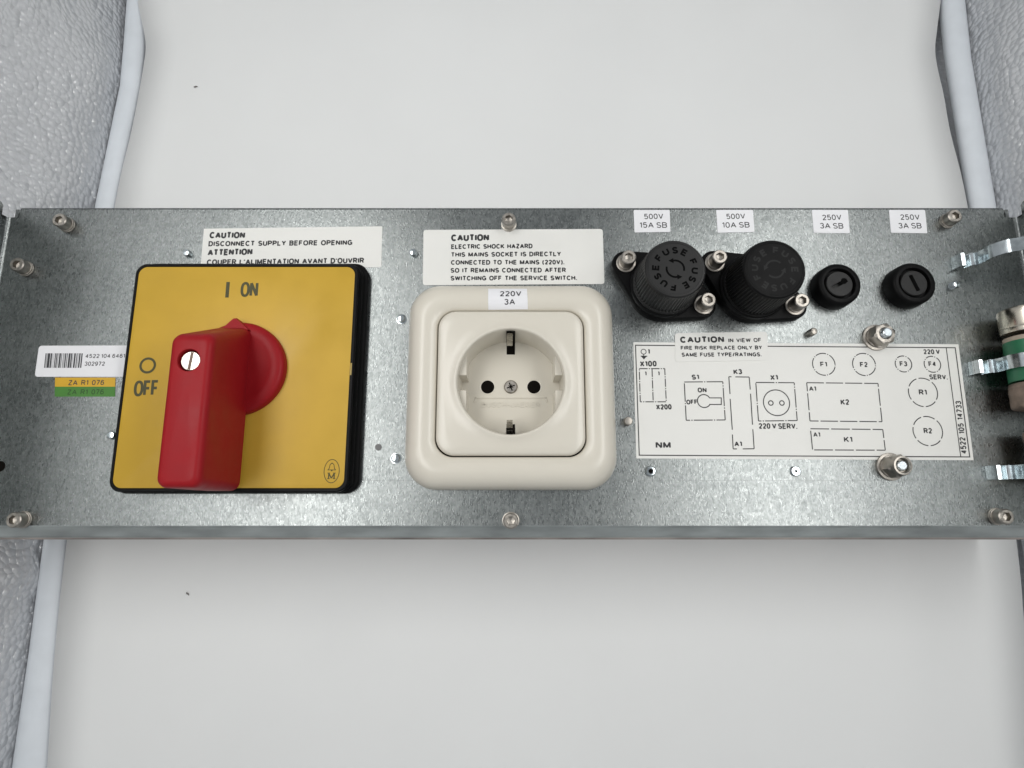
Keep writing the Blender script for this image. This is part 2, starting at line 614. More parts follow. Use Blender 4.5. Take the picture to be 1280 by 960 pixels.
tube([(166, 196, -330), (164, 190, -180), (160, 186, 0), (155.5, 183, 60), (151, 179, 110), (137, 164, 180), (120, 148, 262), (88, 118, 470), (56, 88, 680), (36, 78, 820), (14, 66, 960), (-8, 54, 1130)]).build("edge_tube", M['tube'], tent, sharp=60)
tube([(1136, 1166, -330), (1150, 1180, -180), (1174, 1205, 0), (1182, 1213, 75), (1212, 1244, 262), (1244, 1278, 470), (1280, 1318, 680), (1302, 1340, 820), (1322, 1364, 960), (1342, 1384, 1130)]).build("edge_tube", M['tube'], tent, sharp=60)


def wall(line, sgn, lean):
    """side of the tent: rises from the tube and leans a little outward, with shallow folds"""
    m_ = MB()
    rows = []
    nz_, ny_ = 40, 70
    pts = [P(u, v, ZB - 6) for u, v in line]
    ys = [p.y for p in pts]

    def xat(y):
        for a, b in zip(pts, pts[1:]):
            lo, hi = min(a.y, b.y), max(a.y, b.y)
            if lo <= y <= hi:
                t = (y - a.y) / (b.y - a.y)
                return a.x + (b.x - a.x) * t
        return pts[0].x if y > max(ys) else pts[-1].x
    y0, y1 = -330, 620
    for k in range(nz_ + 1):
        h = 560.0 * k / nz_
        row = []
        for j in range(ny_ + 1):
            y = y0 + (y1 - y0) * j / ny_
            x = xat(y)
            wv = 3.2 * math.sin(h * 0.055 + y * 0.021) + 2.2 * math.sin(h * 0.021 - y * 0.043 + 1.3) + 1.4 * math.sin(y * 0.09 + h * 0.09)
            crease = 7.0 * math.exp(-((y + 40 + 0.5 * h - (18 if sgn < 0 else 400)) / 7.0) ** 2)
            row.append(Vector((x + sgn * (h * lean + wv * min(1, h / 40.0)) - sgn * crease * min(1, h / 25.0), y, ZB - 12 + h)))
        rows.append(row)
    n_ = ny_ + 1
    m_.v = [p for r_ in rows for p in r_]
    for k in range(nz_):
        for j in range(ny_):
            q = (k * n_ + j, k * n_ + j + 1, (k + 1) * n_ + j + 1, (k + 1) * n_ + j)
            m_.f.append(q if sgn < 0 else q[::-1])
            m_.m.append(0)
    return m_


wall([(166, -330), (160, 0), (152, 100), (120, 262), (56, 680), (14, 960), (-8, 1130)], -1, 0.10).build("tent_wall", M['foil'], tent, sharp=80)
wall([(1166, -330), (1205, 0), (1214, 75), (1244, 262), (1318, 680), (1364, 960), (1384, 1130)], 1, 0.10).build("tent_wall", M['foil'], tent, sharp=80)
for uv, a, lab in (((245, 109), 0.1, "tiny grey speck on the white sheet above the yellow switch"),
                   ((235, 742), 0.9, "tiny grey speck on the white sheet below the panel at left")):
    c = P(uv[0], uv[1], ZB)
    mb = MB()
    d = Vector((math.cos(a), -math.sin(a), 0))
    loops = []
    for t, r in ((-1.1, 0.1), (-0.6, 0.35), (0, 0.42), (0.5, 0.3), (1.2, 0.1)):
        cc = c + d * t + Vector((0, 0.25 * math.sin(t * 2), 0.45))
        loops.append([cc + Vector((-d.y, d.x, 0)) * (r * math.cos(k * math.pi / 4)) + Vector((0, 0, r * math.sin(k * math.pi / 4))) for k in range(8)])
    mb.loft(loops)
    tag(mb.build("lint_speck", M['fluff'], loc=c), lab, "speck", "lint specks on the sheet")

# ------------------------------------------------------------------ the steel panel
SC = Vector((-0.5, 46.5))          # centre of the mains socket
XL, XR = -213.0, 213.0
YT = P(640, 262).y
YB = P(640, 657).y                 # bend line along the lower edge
hx0, hx1, hy0, hy1 = SC.x - 21.6, SC.x + 21.6, SC.y - 21.6, SC.y + 21.6
mb = MB()
xs = sorted([XL, XL + 3.4, hx0, hx1, XR - 3.4, XR])
ys = sorted([YB, hy0, hy1, YT - 3.6, YT])
for i in range(len(xs) - 1):
    for j in range(len(ys) - 1):
        if xs[i] == hx0 and ys[j] == hy0:
            continue
        if (i == 0 or i == len(xs) - 2) and j == len(ys) - 2:
            continue               # corner relief notches
        mb.add([(xs[i], ys[j], 0), (xs[i + 1], ys[j], 0), (xs[i + 1], ys[j + 1], 0), (xs[i], ys[j + 1], 0)], [(0, 1, 2, 3)])
# upper edge bends straight back, with a small radius
prof = [(YT, 0), (YT + 0.5, -0.12), (YT + 0.95, -0.5), (YT + 1.1, -1.1), (YT + 1.1, ZB + 1.2)]
mb.add([(x, y, z) for y, z in prof for x in (XL + 3.4, XR - 3.4)], [(2 * k, 2 * k + 1, 2 * k + 3, 2 * k + 2) for k in range(len(prof) - 1)])
for x0, x1, xi in ((XL, XL + 3.4, 1), (XR - 3.4, XR, 0)):      # thickness of the notches
    mb.add([(x0, YT - 3.6, 0), (x1, YT - 3.6, 0), (x1, YT - 3.6, -1.5), (x0, YT - 3.6, -1.5)], [(3, 2, 1, 0)])
panel = mb.build("steel_panel", M['galv'], sharp=50)
tag(panel, "long galvanised steel panel carrying the switch, socket and fuse holders", "metal panel")
# lower lip: rolled edge, then straight back to the sheet
mb = MB()
prof = [(YB, 0.0), (YB - 0.35, -0.1), (YB - 0.6, -0.4), (YB - 0.9, -0.75), (YB - 3.9, -1.35), (YB - 4.35, -1.75), (YB - 4.6, -2.6), (YB - 4.6, -6.0)]
mb.add([(x, y, z) for y, z in prof for x in (XL - 12, XR + 12)], [(2 * k + 1, 2 * k, 2 * k + 2, 2 * k + 3) for k in range(len(prof) - 1)])
lip = mb.build("lower_lip", mat("lightened_zinc_edge", (0.40, 0.43, 0.425), 0.5, 0.8, var=0.25, vscale=160, stretch=(0.3, 1, 1)), panel, sharp=60)  # dull finish; missing reflected brightness is put into the lighter colour
mb = MB()
prof = [(YB - 4.65, -5.0), (YB - 5.1, -5.1), (YB - 5.5, -5.6), (YB - 5.5, ZB + 1.2)]
mb.add([(x, y, z) for y, z in prof for x in (XL - 12, XR + 12)], [(2 * k + 1, 2 * k, 2 * k + 2, 2 * k + 3) for k in range(len(prof) - 1)])
mb.build("lower_skirt", mat('stained_zinc', (0.42, 0.37, 0.34), 0.5, 0.5, var=0.5, vscale=130, stretch=(0.3, 1, 1)), panel, sharp=60)
# side flanges bent towards the viewer
for sg in (-1, 1):
    mb = MB()
    xo = 213.0
    pr = [(xo, 0.0), (xo + 0.8, 0.15), (xo + 1.3, 0.6), (xo + 1.5, 1.3), (xo + 1.5, 58.0), (xo + 3.0, 58.0), (xo + 3.0, -0.5), (xo + 1.6, -1.5), (xo, -1.5)]
    loops = []
    for y in (YB - 3.0, YT - 3.6):
        loops.append([Vector((sg * x, y, z)) for x, z in pr])
    mb.loft(loops if sg < 0 else loops[::-1])
    zt = [(xo + 1.5, 3.0), (xo + 1.5, 58.0), (xo + 3.0, 58.0), (xo + 3.0, 3.0)]
    loops = [[Vector((sg * x, y, z)) for x, z in zt] for y in (YT - 3.6, YT + 0.4)]
    loops.append([Vector((sg * x, YT + 1.4, max(4.2, min(56.8, z)))) for x, z in zt])
    mb.loft(loops if sg < 0 else loops[::-1])
    xa_, xb_ = sorted((sg * 211.6, sg * 213.0))
    mb.box((xa_, YB - 4.4, ZB + 1.2), (xb_, YT + 0.9, -1.7))
    mb.build("side_flange", M['galv'], panel, sharp=50)
# dimple, hole (flat disc, its shade put into the colour) and a scribed line
c = P(473, 559)
mb = MB()
mb.lathe(c, [(1.35, 0.03), (1.25, 0.05), (0.4, 0.02)], 24)
mb.build("dimple", mat("dull_spot_weld", (0.13, 0.13, 0.13), 0.5, 0.7), panel)
c = P(0, 583)
mb = MB()
mb.lathe(c, [(2.1, 0.02), (1.9, 0.03)], 24)
mb.build("hole", M['recess_shade'], panel)
mb = MB()
seg(mb, P(8, 600.5), P(1215, 600.5), 0.13, 0.008)
mb.build("scribed_line", mat("scratched_zinc", (0.20, 0.21, 0.21), 0.45, 1.0), panel)


# ------------------------------------------------------------------ screws, studs, nuts
def hexa(c, r, z, n=6, ph=0.0):
    return [Vector((c.x + r * math.cos(ph + 2 * math.pi * i / n), c.y + r * math.sin(ph + 2 * math.pi * i / n), z)) for i in range(n)]


def cap_head(mb, c, z0, h, r, ph=0.3):
    """socket-head cap: knurled cylinder with a hexagonal recess"""
    n = 36
    circ = lambda rr, z: [Vector((c.x + rr * math.cos(ph + 2 * math.pi * i / n), c.y + rr * math.sin(ph + 2 * math.pi * i / n), z)) for i in range(n)]

    def hexn(rr, z):
        out = []
        for i in range(n):
            a = 2 * math.pi * i / n
            k = (a % (math.pi / 3)) - math.pi / 6
            q = rr * math.cos(math.pi / 6) / math.cos(k)
            out.append(Vector((c.x + q * math.cos(ph + a), c.y + q * math.sin(ph + a), z)))
        return out
    kn = lambda rr, z: [Vector((c.x + (rr - 0.09 * (i % 2)) * math.cos(ph + 2 * math.pi * i / n), c.y + (rr - 0.09 * (i % 2)) * math.sin(ph + 2 * math.pi * i / n), z)) for i in range(n)]
    top = z0 + h
    mb.loft([circ(r * 0.96, z0), kn(r, z0 + 0.15), kn(r, top - 0.5), circ(r * 0.99, top - 0.35), circ(r * 0.86, top), hexn(r * 0.60, top), hexn(r * 0.56, top - 0.25), hexn(r * 0.55, top - 1.7), circ(r * 0.1, top - 2.0)])


def make_screw(c, label, washers=1):
    t = empty("cap_screw", c, label, "screw", "socket head screws along the panel edges")
    mb = MB()
    cap_head(mb, c, 1.6, 3.9, 2.95)
    mb.build("head", M['steel'], t, sharp=28)
    mb = MB()
    mb.lathe(c, [(2.9, 0.02), (3.25, 0.1), (3.25, 0.75), (2.9, 0.85), (2.9, 0.95), (3.1, 1.02), (3.1, 1.5), (2.8, 1.6)], 36)
    mb.build("washer", M['steel'], t, sharp=28)
    return t


sc_pts = [((85.3, 282), "socket head screw in the upper left corner of the steel panel"),
          ((33.5, 336.5), "socket head screw near the left edge, just below the corner screw"),
          ((636, 281), "socket head screw above the electric shock hazard label"),
          ((30.5, 649.5), "socket head screw in the lower left corner of the panel"),
          ((638.5, 650.5), "socket head screw on the lower edge below the mains socket"),
          ((1182.8, 277), "socket head screw in the upper right corner beside the 250V label"),
          ((1244.5, 645.5), "socket head screw in the lower right corner of the panel")]
proto = None
for k, (uv, lab) in enumerate(sc_pts):
    c = P(*uv)
    if proto is None:
        proto = make_screw(c, lab)
    else:
        q = copy_tree(proto)
        q.location = c * MM
        q['_o'] = tuple(c)
        q['label'] = lab
        q.rotation_euler = (0, 0, random.uniform(-1.5, 1.5))


def stud(u, v, name, label, prof, m, group="small fastener ends on the panel", hole=None, tilt=None):
    c = P(u, v)
    if hole is None:
        mb = MB()
        mb.lathe(c, prof, 28)
        o = mb.build(name, M[m], loc=c, sharp=30)
        tag(o, label, "rivet" if name == "rivet" else "stud", group)
    else:
        o = empty(name, c, label, "rivet" if name == "rivet" else "stud", group)
        mb = MB()
        mb.lathe(c, prof, 28)
        mb.build("rim", M[m], o, sharp=30)
        mb = MB()
        mb.lathe(c, hole, 20)
        mb.build("core", M['recess_shade'] if name == "rivet" else M['zinc'], o)  # rivet core is a flat disc, shade put into its colour
    return o


thread = []
for k in range(9):
    thread += [(1.25, 0.05 + 0.42 * k), (1.55, 0.22 + 0.42 * k), (1.55, 0.3 + 0.42 * k)]
dome = [(1.9, 0.02), (1.9, 0.5), (1.6, 1.0), (1.1, 1.35), (0.4, 1.5)]
stud(236, 318, "stud", "small bright stud end left of the disconnect supply label", [(1.5, 0), (1.5, 1.8), (1.3, 2.3), (0.7, 2.5)], 'zinc')
stud(517, 317, "stud", "small bright stud end left of the electric shock hazard label", [(1.6, 0), (1.6, 1.4), (1.35, 1.9), (0.7, 2.1)], 'zinc')
stud(141.5, 544.5, "stud", "small bright stud end half hidden behind the switch's left edge", [(1.6, 0), (1.6, 1.4), (1.35, 1.9), (0.7, 2.1)], 'zinc')
stud(502, 399, "stud", "bright round stud end at the upper left of the mains socket", [(2.1, 0), (2.1, 0.15), (1.75, 0.2), (1.75, 1.2), (1.4, 1.7), (0.6, 1.9)], 'zinc')
stud(495, 573, "stud", "bright round stud end at the lower left of the mains socket", [(2.1, 0), (2.1, 0.15), (1.75, 0.2), (1.75, 0.9), (1.4, 1.3), (0.6, 1.5)], 'zinc')
stud(813, 589, "rivet", "hollow rivet below the white circuit layout label, under NM", [(2.1, 0), (2.1, 0.5), (1.7, 1.0), (1.1, 1.05), (0.8, 0.8)], 'zinc', hole=[(0.85, 0.82), (0.8, 0.86)])
stud(994, 589, "rivet", "hollow rivet below the middle of the circuit layout label", [(2.1, 0), (2.1, 0.5), (1.7, 1.0), (1.1, 1.05), (0.5, 0.95)], 'zinc', hole=[(0.5, 0.96), (0.4, 0.99)])
stud(783.5, 527.5, "stud", "dull nickel stud beside the left edge of the circuit layout label", [(1.7, 0), (1.7, 3.0), (1.45, 3.4), (0.8, 3.5)], 'steel')
stud(1012, 417, "stud", "dull nickel stud between the second black fuse cap and the layout label", [(1.5, 0)] + [(1.5, 3.4), (1.25, 4.0), (0.6, 4.2)], 'steel')
stud(1189, 358.5, "stud", "threaded zinc screw tip below the topmost spring clip", thread[:21] + [(1.2, 3.3), (0.5, 3.5)], 'zinc')


def hex_nut(u, v, label, dome_top, uw, vw):
    c = P(u, v)
    t = empty("hex_nut", c, label, "nut", "hex nuts at the edges of the layout label")
    mb = MB()
    mb.lathe(c, [(5.4, 0.02), (5.4, 0.9), (5.2, 1.0)], 40)
    mb.lathe(c, [(4.3, 1.0), (4.4, 1.1), (4.4, 1.9), (4.2, 2.0)], 40)
    mb.build("washer", M['steel'], t, sharp=28)
    mb = MB()
    n = 36
    ph = 0.25

    def hx(rr, z):
        out = []
        for i in range(n):
            a = 2 * math.pi * i / n
            k = (a % (math.pi / 3)) - math.pi / 6
            q = rr * math.cos(math.pi / 6) / math.cos(k)
            out.append(Vector((c.x + q * math.cos(ph + a), c.y + q * math.sin(ph + a), z)))
        return out
    ci = lambda rr, z: [Vector((c.x + rr * math.cos(ph + 2 * math.pi * i / n), c.y + rr * math.sin(ph + 2 * math.pi * i / n), z)) for i in range(n)]
    if dome_top:
        mb.loft([hx(4.5, 2.0), hx(4.6, 2.4), hx(4.6, 6.0), ci(3.95, 6.5), ci(3.8, 7.8), ci(3.5, 8.5), ci(2.9, 8.6), ci(2.6, 8.1), ci(2.5, 6.5)])
    else:
        mb.loft([hx(4.4, 2.0), hx(4.6, 2.4), hx(4.6, 6.2), hx(4.5, 6.6), ci(3.7, 6.95), ci(2.5, 7.0), ci(2.2, 6.6), ci(2.1, 5.5)])
    mb.build("nut", M['steel'], t, sharp=28)
    mb = MB()
    top = 8.6 if not dome_top else 8.3
    pr = [(1.95, 4.0)]
    for k in range(7):
        pr += [(1.8, 4.5 + 0.5 * k), (2.0, 4.75 + 0.5 * k)]
    pr += [(1.8, top - 0.2), (1.5, top)]
    mb.lathe(c, [p for p in pr if p[1] <= top], 30)
    mb.build("bolt_end", M['zinc'], t, sharp=30)
    return t


hex_nut(1094, 422.5, "hex nut with bolt end at the upper edge of the layout label", False, 0, 0)
hex_nut(1112, 583.5, "round topped locking nut at the lower edge of the layout label", True, 0, 0)


# ------------------------------------------------------------------ stickers
def sticker(quad, r, z0, th, name, stock, label, group=None, zf=None, cat="label"):
    q = [P(u, v, z0) for u, v in quad]          # TL TR BR BL
    q = [q[3], q[2], q[1], q[0]]                # counter-clockwise
    pts = []
    for i in range(4):
        p, a, b = q[i], q[i - 1], q[(i + 1) % 4]
        p0, p1 = p + (a - p).normalized() * r, p + (b - p).normalized() * r
        for k in range(7):
            t = k / 6
            pts.append(p0 * (1 - t) ** 2 + p * 2 * t * (1 - t) + p1 * t * t)
    c = (q[0] + q[2]) / 2
    mb = MB()
    mb.loft([[Vector((p.x, p.y, z0)) for p in pts], [Vector((p.x, p.y, z0 + th)) for p in pts]])
    o = mb.build(name, M[stock], loc=Vector((c.x, c.y, z0)))
    tag(o, label, cat, group)
    return o


TZ = 0.10   # sticker thickness


def printed(o, rows, z, ink='ink'):
    mb = MB()
    for rw in rows:
        s, ul, vl, ur, vr, h = rw[:6]
        text(mb, s, ul, vl, ur, vr, h, z, rw[6] if len(rw) > 6 else 0.0)
    return mb.build("printed_text", M[ink], o, smooth=False)


st = sticker([(255, 286), (478, 283), (476.6, 334), (250.5, 338)], 0.4, 0.02, TZ, "warning_label", 'label',
             "white caution label about disconnecting supply, tucked behind the yellow switch", "warning labels")
printed(st, [("CAUTION", 261.5, 298, 306, 298, 8.2, .034),
             ("DISCONNECT  SUPPLY  BEFORE  OPENING", 260.3, 308, 440.3, 306.4, 6.6, .026),
             ("ATTENTION", 259.2, 319.8, 315.4, 318.6, 8.2, .034),
             ("COUPER  L'ALIMENTATION  AVANT  D'OUVRIR", 258.2, 331.3, 455, 329.0, 7, .026)], 0.15)
st = sticker([(529.4, 287.5), (753.3, 286.3), (755.6, 355), (528.5, 356.5)], 1.3, 0.02, TZ, "warning_label", 'label',
             "cream caution label about electric shock hazard above the mains socket", "warning labels")
printed(st, [("CAUTION", 563.8, 301.6, 611.4, 301.1, 8.6, .034),
             ("ELECTRIC  SHOCK  HAZARD", 563.8, 311.4, 665.8, 310.5, 6.0, .026),
             ("THIS  MAINS  SOCKET  IS  DIRECTLY", 563.6, 321.3, 701.4, 320.3, 6.0, .026),
             ("CONNECTED  TO  THE  MAINS  (220V).", 563.6, 331.1, 705.6, 330.6, 6.0, .026),
             ("SO  IT  REMAINS  CONNECTED  AFTER", 563.1, 341, 707.5, 340.5, 6.0, .026),
             ("SWITCHING  OFF  THE  SERVICE  SWITCH.", 563.1, 350.8, 721.4, 350.3, 6.0, .026)], 0.15)
for quad, a, b, lab in (
        ([(792, 260.8), (837, 260.5), (838, 290), (793, 290.7)], ("500V", 805.3, 274, 829.3, 273.6, 6.7), ("15A SB", 799.6, 284.8, 834, 284.8, 7), "white tape label reading 500V 15A SB above the first black fuse cap"),
        ([(895, 261), (941, 260.4), (943, 290), (897, 291)], ("500V", 908.2, 274, 931.8, 273.4, 6.7), ("10A SB", 902.9, 284.8, 937.3, 284.4, 7), "white tape label reading 500V 10A SB above the second black fuse cap"),
        ([(1014.7, 260.8), (1059.7, 260.4), (1062, 291.7), (1017, 291)], ("250V", 1028.3, 275.3, 1052.2, 274.8, 6.8), ("3A SB", 1025.2, 285.6, 1054.5, 285.9, 7), "white tape label reading 250V 3A SB next to the 500V 10A label"),
        ([(1111, 260.4), (1156, 260.6), (1159, 291.7), (1113.6, 291)], ("250V", 1125.8, 274.8, 1150, 274.8, 6.8), ("3A SB", 1123.4, 285.6, 1152.3, 285.6, 7), "white tape label reading 250V 3A SB beside the upper right corner screw")):
    quad = [(u, max(v, 262.6) if v < 270 else v) for u, v in quad]
    st = sticker(quad, 0.5, 0.02, 0.14, "rating_label", 'gloss', lab, "white tape labels above the fuse holders")
    printed(st, [a, b], 0.18, 'ink')

st = sticker([(49, 432.2), (176, 431.8), (172, 471), (43.5, 471)], 1.4, 0.02, TZ, "barcode_label", 'gloss',
             "white barcode label with numbers, its right end behind the yellow switch")
mb = MB()
bars = [(0, 2), (3, 1), (5, 5), (11, 3), (15, .6), (17.5, .6), (20, 2), (23, 2.2), (26.2, 1), (29, 3.4), (33.4, 1.4), (37, 1), (39, .8), (41, 2.6), (45, 1.6), (48.5, 4), (53.4, 2.6), (57, .8), (60, 3.4), (65, 1.8), (68, .8), (70.4, 3), (75, 2.6)]
for x, wd in bars:
    k = (103.5 - 57) / 77.6
    u0, u1 = 57 + x * k, 57 + (x + wd) * k
    sh = -2.0
    mb.add([P(u0 + sh, 459.8, 0.15), P(u1 + sh, 459.8, 0.15), P(u1, 441.6, 0.15), P(u0, 441.6, 0.15)], [(0, 1, 2, 3)])
mb.build("barcode", M['ink_grey'], st, smooth=False)
printed(st, [("4522 104 64612", 106.5, 447.6, 160.5, 447.2, 5.0, .004), ("302972", 105.4, 457.2, 130.7, 457.2, 5.2, .004)], 0.155, 'ink_grey')
st = sticker([(69, 472), (144.4, 472), (144.2, 483.4), (68.8, 483.4)], 0.1, 0.02, TZ, "asset_tag", 'yel_tag', "amber tag reading ZA R1 076 under the barcode label", "coloured asset tags")
printed(st, [("ZA  R1  076", 85, 481.6, 129.8, 481.2, 6.4, .004)], 0.15, 'ink_grey')
st = sticker([(68.8, 483.4), (144.2, 483.4), (144, 495.8), (68.6, 495.8)], 0.1, 0.02, TZ, "asset_tag", 'grn_tag', "green tag reading ZA R1 076 below the amber tag", "coloured asset tags")
printed(st, [("ZA  R1  076", 83.8, 493.3, 129.4, 492.9, 6.4, .004)], 0.15, 'grn_ink')

# the layout label
st = sticker([(791.6, 427.8), (1197.8, 430.4), (1216.9, 575.3), (795.3, 573)], 0.3, 0.02, TZ, "layout_label", 'label',
             "large white label with the circuit layout diagram right of the mains socket", cat="diagram label")
Z1 = 0.145
A = lambda x, y: P(770 + .1875 * x, 410 + .1875 * y, Z1)
B = lambda x, y: P(990 + .1875 * x, 400 + .1875 * y, Z1)
mb = MB()
LW = 0.40
dd = [3.4, 0.45, 0.5, 0.45]
d2 = [5.6, 0.9]
dashed(mb, [A(130, 115), B(1088, 185), B(1185, 913), A(155, 848)], 0.42, Z1)
seg(mb, B(1028, 185), B(1125, 913), 0.36, Z1)
cg = A(184, 158)
dashed(mb, ring(cg, 1.02, 28), 0.3, Z1)
seg(mb, A(184, 177), A(184, 190), 0.3, Z1)
seg(mb, A(165, 188), A(208, 188), 0.4, Z1)
mb.add([A(169, 191), A(186, 210), A(203, 191)], [(0, 1, 2)])


def tA(s, x0, y0, x1, y1, h, bold=0.027):
    text(mb, s, 770 + .1875 * x0, 410 + .1875 * y0, 770 + .1875 * x1, 410 + .1875 * y1, h * .1875, Z1 + 0.02, bold)


def tB(s, x0, y0, x1, y1, h, bold=0.027):
    text(mb, s, 990 + .1875 * x0, 400 + .1875 * y0, 990 + .1875 * x1, 400 + .1875 * y1, h * .1875, Z1 + 0.02, bold)


tA("1", 212, 174, 227, 174, 35); tA("X100", 160, 258, 272, 256, 38)
dashed(mb, [A(155, 271), A(325, 271), A(335, 492), A(162, 492)], LW, Z1, dd)
dashed(mb, [A(240, 271), A(248, 492)], LW, Z1, dd, closed=False)
tA("1", 192, 318, 205, 318, 30); tA("1", 279, 318, 292, 318, 30); tA("X200", 268, 545, 372, 543, 36)
tA("NM", 265, 803, 366, 803, 46, .03)
tA("S1", 506, 345, 556, 343, 34)
dashed(mb, [A(455, 360), A(712, 358), A(728, 613), A(468, 615)], LW, Z1, [7.5, .5, .5, .5])
tA("ON", 545, 430, 605, 430, 33); tA("OFF", 470, 510, 545, 508, 32)
ck = A(587, 487)
dashed(mb, ring(ck, 2.62, 40, 31, 329), LW, Z1, closed=False)
dashed(mb, [A(627, 466), A(702, 466), A(702, 510), A(627, 510)], LW, Z1, closed=False)
tA("K3", 785, 310, 842, 308, 35)
for p0, p1 in (((752, 325), (770, 325)), ((796, 326), (888, 327)), ((752, 325), (760, 440)), ((761, 472), (775, 678)), ((776, 710), (781, 806)), ((781, 806), (806, 806)), ((845, 806), (921, 805)), ((888, 327), (895, 410)), ((897, 438), (910, 645)), ((912, 675), (921, 805))):
    seg(mb, A(*p0), A(*p1), LW, Z1)
tA("A1", 790, 790, 842, 790, 35)
tA("X1", 1030, 348, 1082, 347, 36)
dashed(mb, [A(932, 363), A(1188, 365), A(1208, 617), A(950, 620)], LW, Z1, [7.5, .5, .5, .5])
dashed(mb, ring(A(1070, 498), 5.2, 64), LW, Z1)
dashed(mb, ring(A(1032, 500), 0.9, 24), LW, Z1)
dashed(mb, ring(A(1106, 500), 0.9, 24), LW, Z1)
tA("220 V SERV.", 952, 672, 1210, 674, 38, .02)
for s, x, y, r, tx0, tx1, ty in (("F1", 212, 295, 4.55, 190, 236, 312), ("F2", 480, 296, 4.6, 455, 506, 314), ("F3", 743, 293, 3.32, 720, 770, 309), ("F4", 936, 295, 3.32, 912, 962, 310)):
    dashed(mb, ring(B(x, y), r, 96), LW, Z1, [4.4 if r > 4 else 3.1, .5, .4, .5])
    tB(s, tx0, ty, tx1, ty, 34, .02)
tB("220 V", 878, 228, 988, 228, 33, .02); tB("SERV.", 917, 396, 1040, 398, 34, .02)
for s, x, y, tx0, tx1, ty in (("R1", 873, 482, 848, 902, 500), ("R2", 905, 740, 880, 936, 757)):
    dashed(mb, ring(B(x, y), 5.8, 96), LW, Z1, [4.6, .95])
    tB(s, tx0, ty, tx1, ty, 37, .02)
dashed(mb, [B(98, 418), B(573, 423), B(600, 678), B(120, 673)], LW, Z1, [6.9, .8])
tB("K2", 326, 566, 383, 566, 38, .02); tB("A1", 115, 474, 163, 474, 33, .02)
dashed(mb, [B(123, 725), B(605, 730), B(622, 868), B(137, 866)], LW, Z1, [7.4, .8])
tB("A1", 143, 780, 190, 780, 33, .02); tB("K1", 348, 815, 405, 815, 38, .02)
a, b = B(1167, 893), B(1127, 540)
ex = b - a
write(mb, "4522  105  14733", a, ex, Vector((-ex.y, ex.x, 0)).normalized() * 2.35, .014, 0, Z1 + .02)
mb.build("printed_diagram", M['ink'], st, smooth=False)
st = sticker([(843.5, 416.5), (959, 414.7), (960, 450.3), (844, 452.7)], 1.5, 0.19, TZ, "warning_label", 'label',
             "small white caution label about fire risk stuck over the layout label's top edge", "warning labels")
printed(st, [("CAUTION", 850.3, 428.7, 905.4, 428.2, 8, .035), ("IN  VIEW  OF", 910.6, 428.2, 951.9, 427.6, 5.3, .02),
             ("FIRE  RISK  REPLACE  ONLY  BY", 851, 437.4, 952.8, 436.8, 5.0, .026),
             ("SAME  FUSE  TYPE/RATINGS.", 852.1, 446, 952.3, 445.6, 5.2, .026)], 0.32)

# ------------------------------------------------------------------ main switch
ZP = 9.0
x0, x1 = P(155.3, 450, ZP).x, P(442.5, 450, ZP).x
y1, y0 = P(300, 329.5, ZP).y, P(300, 615, ZP).y
cxs = (x0 + x1) / 2
sw = empty("main_switch", (cxs, (y0 + y1) / 2, 0), "square yellow main switch with red rotary handle on a black base", "switch")
mb = MB()
loops = []
for ins, z in ((-2.6, 0.02), (-2.6, 2.6), (-2.2, 3.1), (-0.9, 3.3), (-0.9, 5.2), (-0.6, 5.6), (0.15, 5.7), (0.15, 6.4), (0, 6.6), (0, 8.6), (0.35, 9.0), (1.2, 9.0), (1.35, 8.75)):
    loops.append(rrect(x0 + ins, y0 + (ins if ins > 0 else ins * 0.2), x1 - ins, y1 - ins, 4.4 - ins * 0.6, 12, z))
mb.loft(loops)
base = mb.build("switch_base", M['black'], sw, sharp=40)
mb = MB()
mb.loft([rrect(x0 + 1.45 + i, y0 + 1.45 + i, x1 - 1.45 - i, y1 - 1.45 - i, 3.4 - i, 12, z) for i, z in ((0, 8.7), (0, 8.95), (0.15, 9.05))])
plate = mb.build("face_plate", M['yellow'], sw, sharp=40)
mb = MB()
ct = P(440.3, 462, 8.0)
mb.box((x1 - 1.3, ct.y - 2.4, 8.5), (x1 - 0.7, ct.y + 2.4, 9.12))
mb.build("plate_tab", M['yedge'], plate)
mb = MB()
zt = 9.09
mb.add([P(281.4, 371.9, zt), P(285.8, 371.9, zt), P(287.4, 352.4, zt), P(283, 352.4, zt)], [(0, 1, 2, 3)])
text(mb, "ON", 300, 371.3, 322, 371, 18.8, zt, .006)
mb.build("on_marking", M['print_sw'], plate, smooth=False)
mb = MB()
text(mb, "OFF", 166.4, 495.8, 197.7, 494.8, 20, zt, .006)
dashed(mb, ring(P(184.6, 456.8, zt), 2.75, 48), 0.88, zt)
mb.build("off_marking", M['print_sw'], plate, smooth=False)
# maker's emblem: oval with a bell over an M
mb = MB()
ce = P(414.6, 588.9, zt)
dashed(mb, ring(ce, 2.85, 56, ry=4.35), 0.26, zt)
bell = [(-1.45, 0.45), (1.45, 0.45), (1.0, 1.0), (0.75, 2.3), (0.3, 2.85), (-0.3, 2.85), (-0.75, 2.3), (-1.0, 1.0)]
dashed(mb, [(ce.x + x, ce.y + y) for x, y in bell], 0.25, zt)
mb.add([(ce.x + x, ce.y + y, zt + 0.02) for x, y in ((-0.35, 0.35), (0.35, 0.35), (0.2, -0.05), (-0.2, -0.05))], [(3, 2, 1, 0)])
mb.add([(ce.x + x, ce.y + y, zt + 0.02) for x, y in ((-0.25, 2.9), (0.25, 2.9), (0.0, 3.3))], [(0, 1, 2)])
write(mb, "M", Vector((ce.x - 1.25, ce.y - 2.95, zt)), Vector((2.5, 0, 0)), Vector((0, 2.35, 0)), .01, 0, zt + .02)
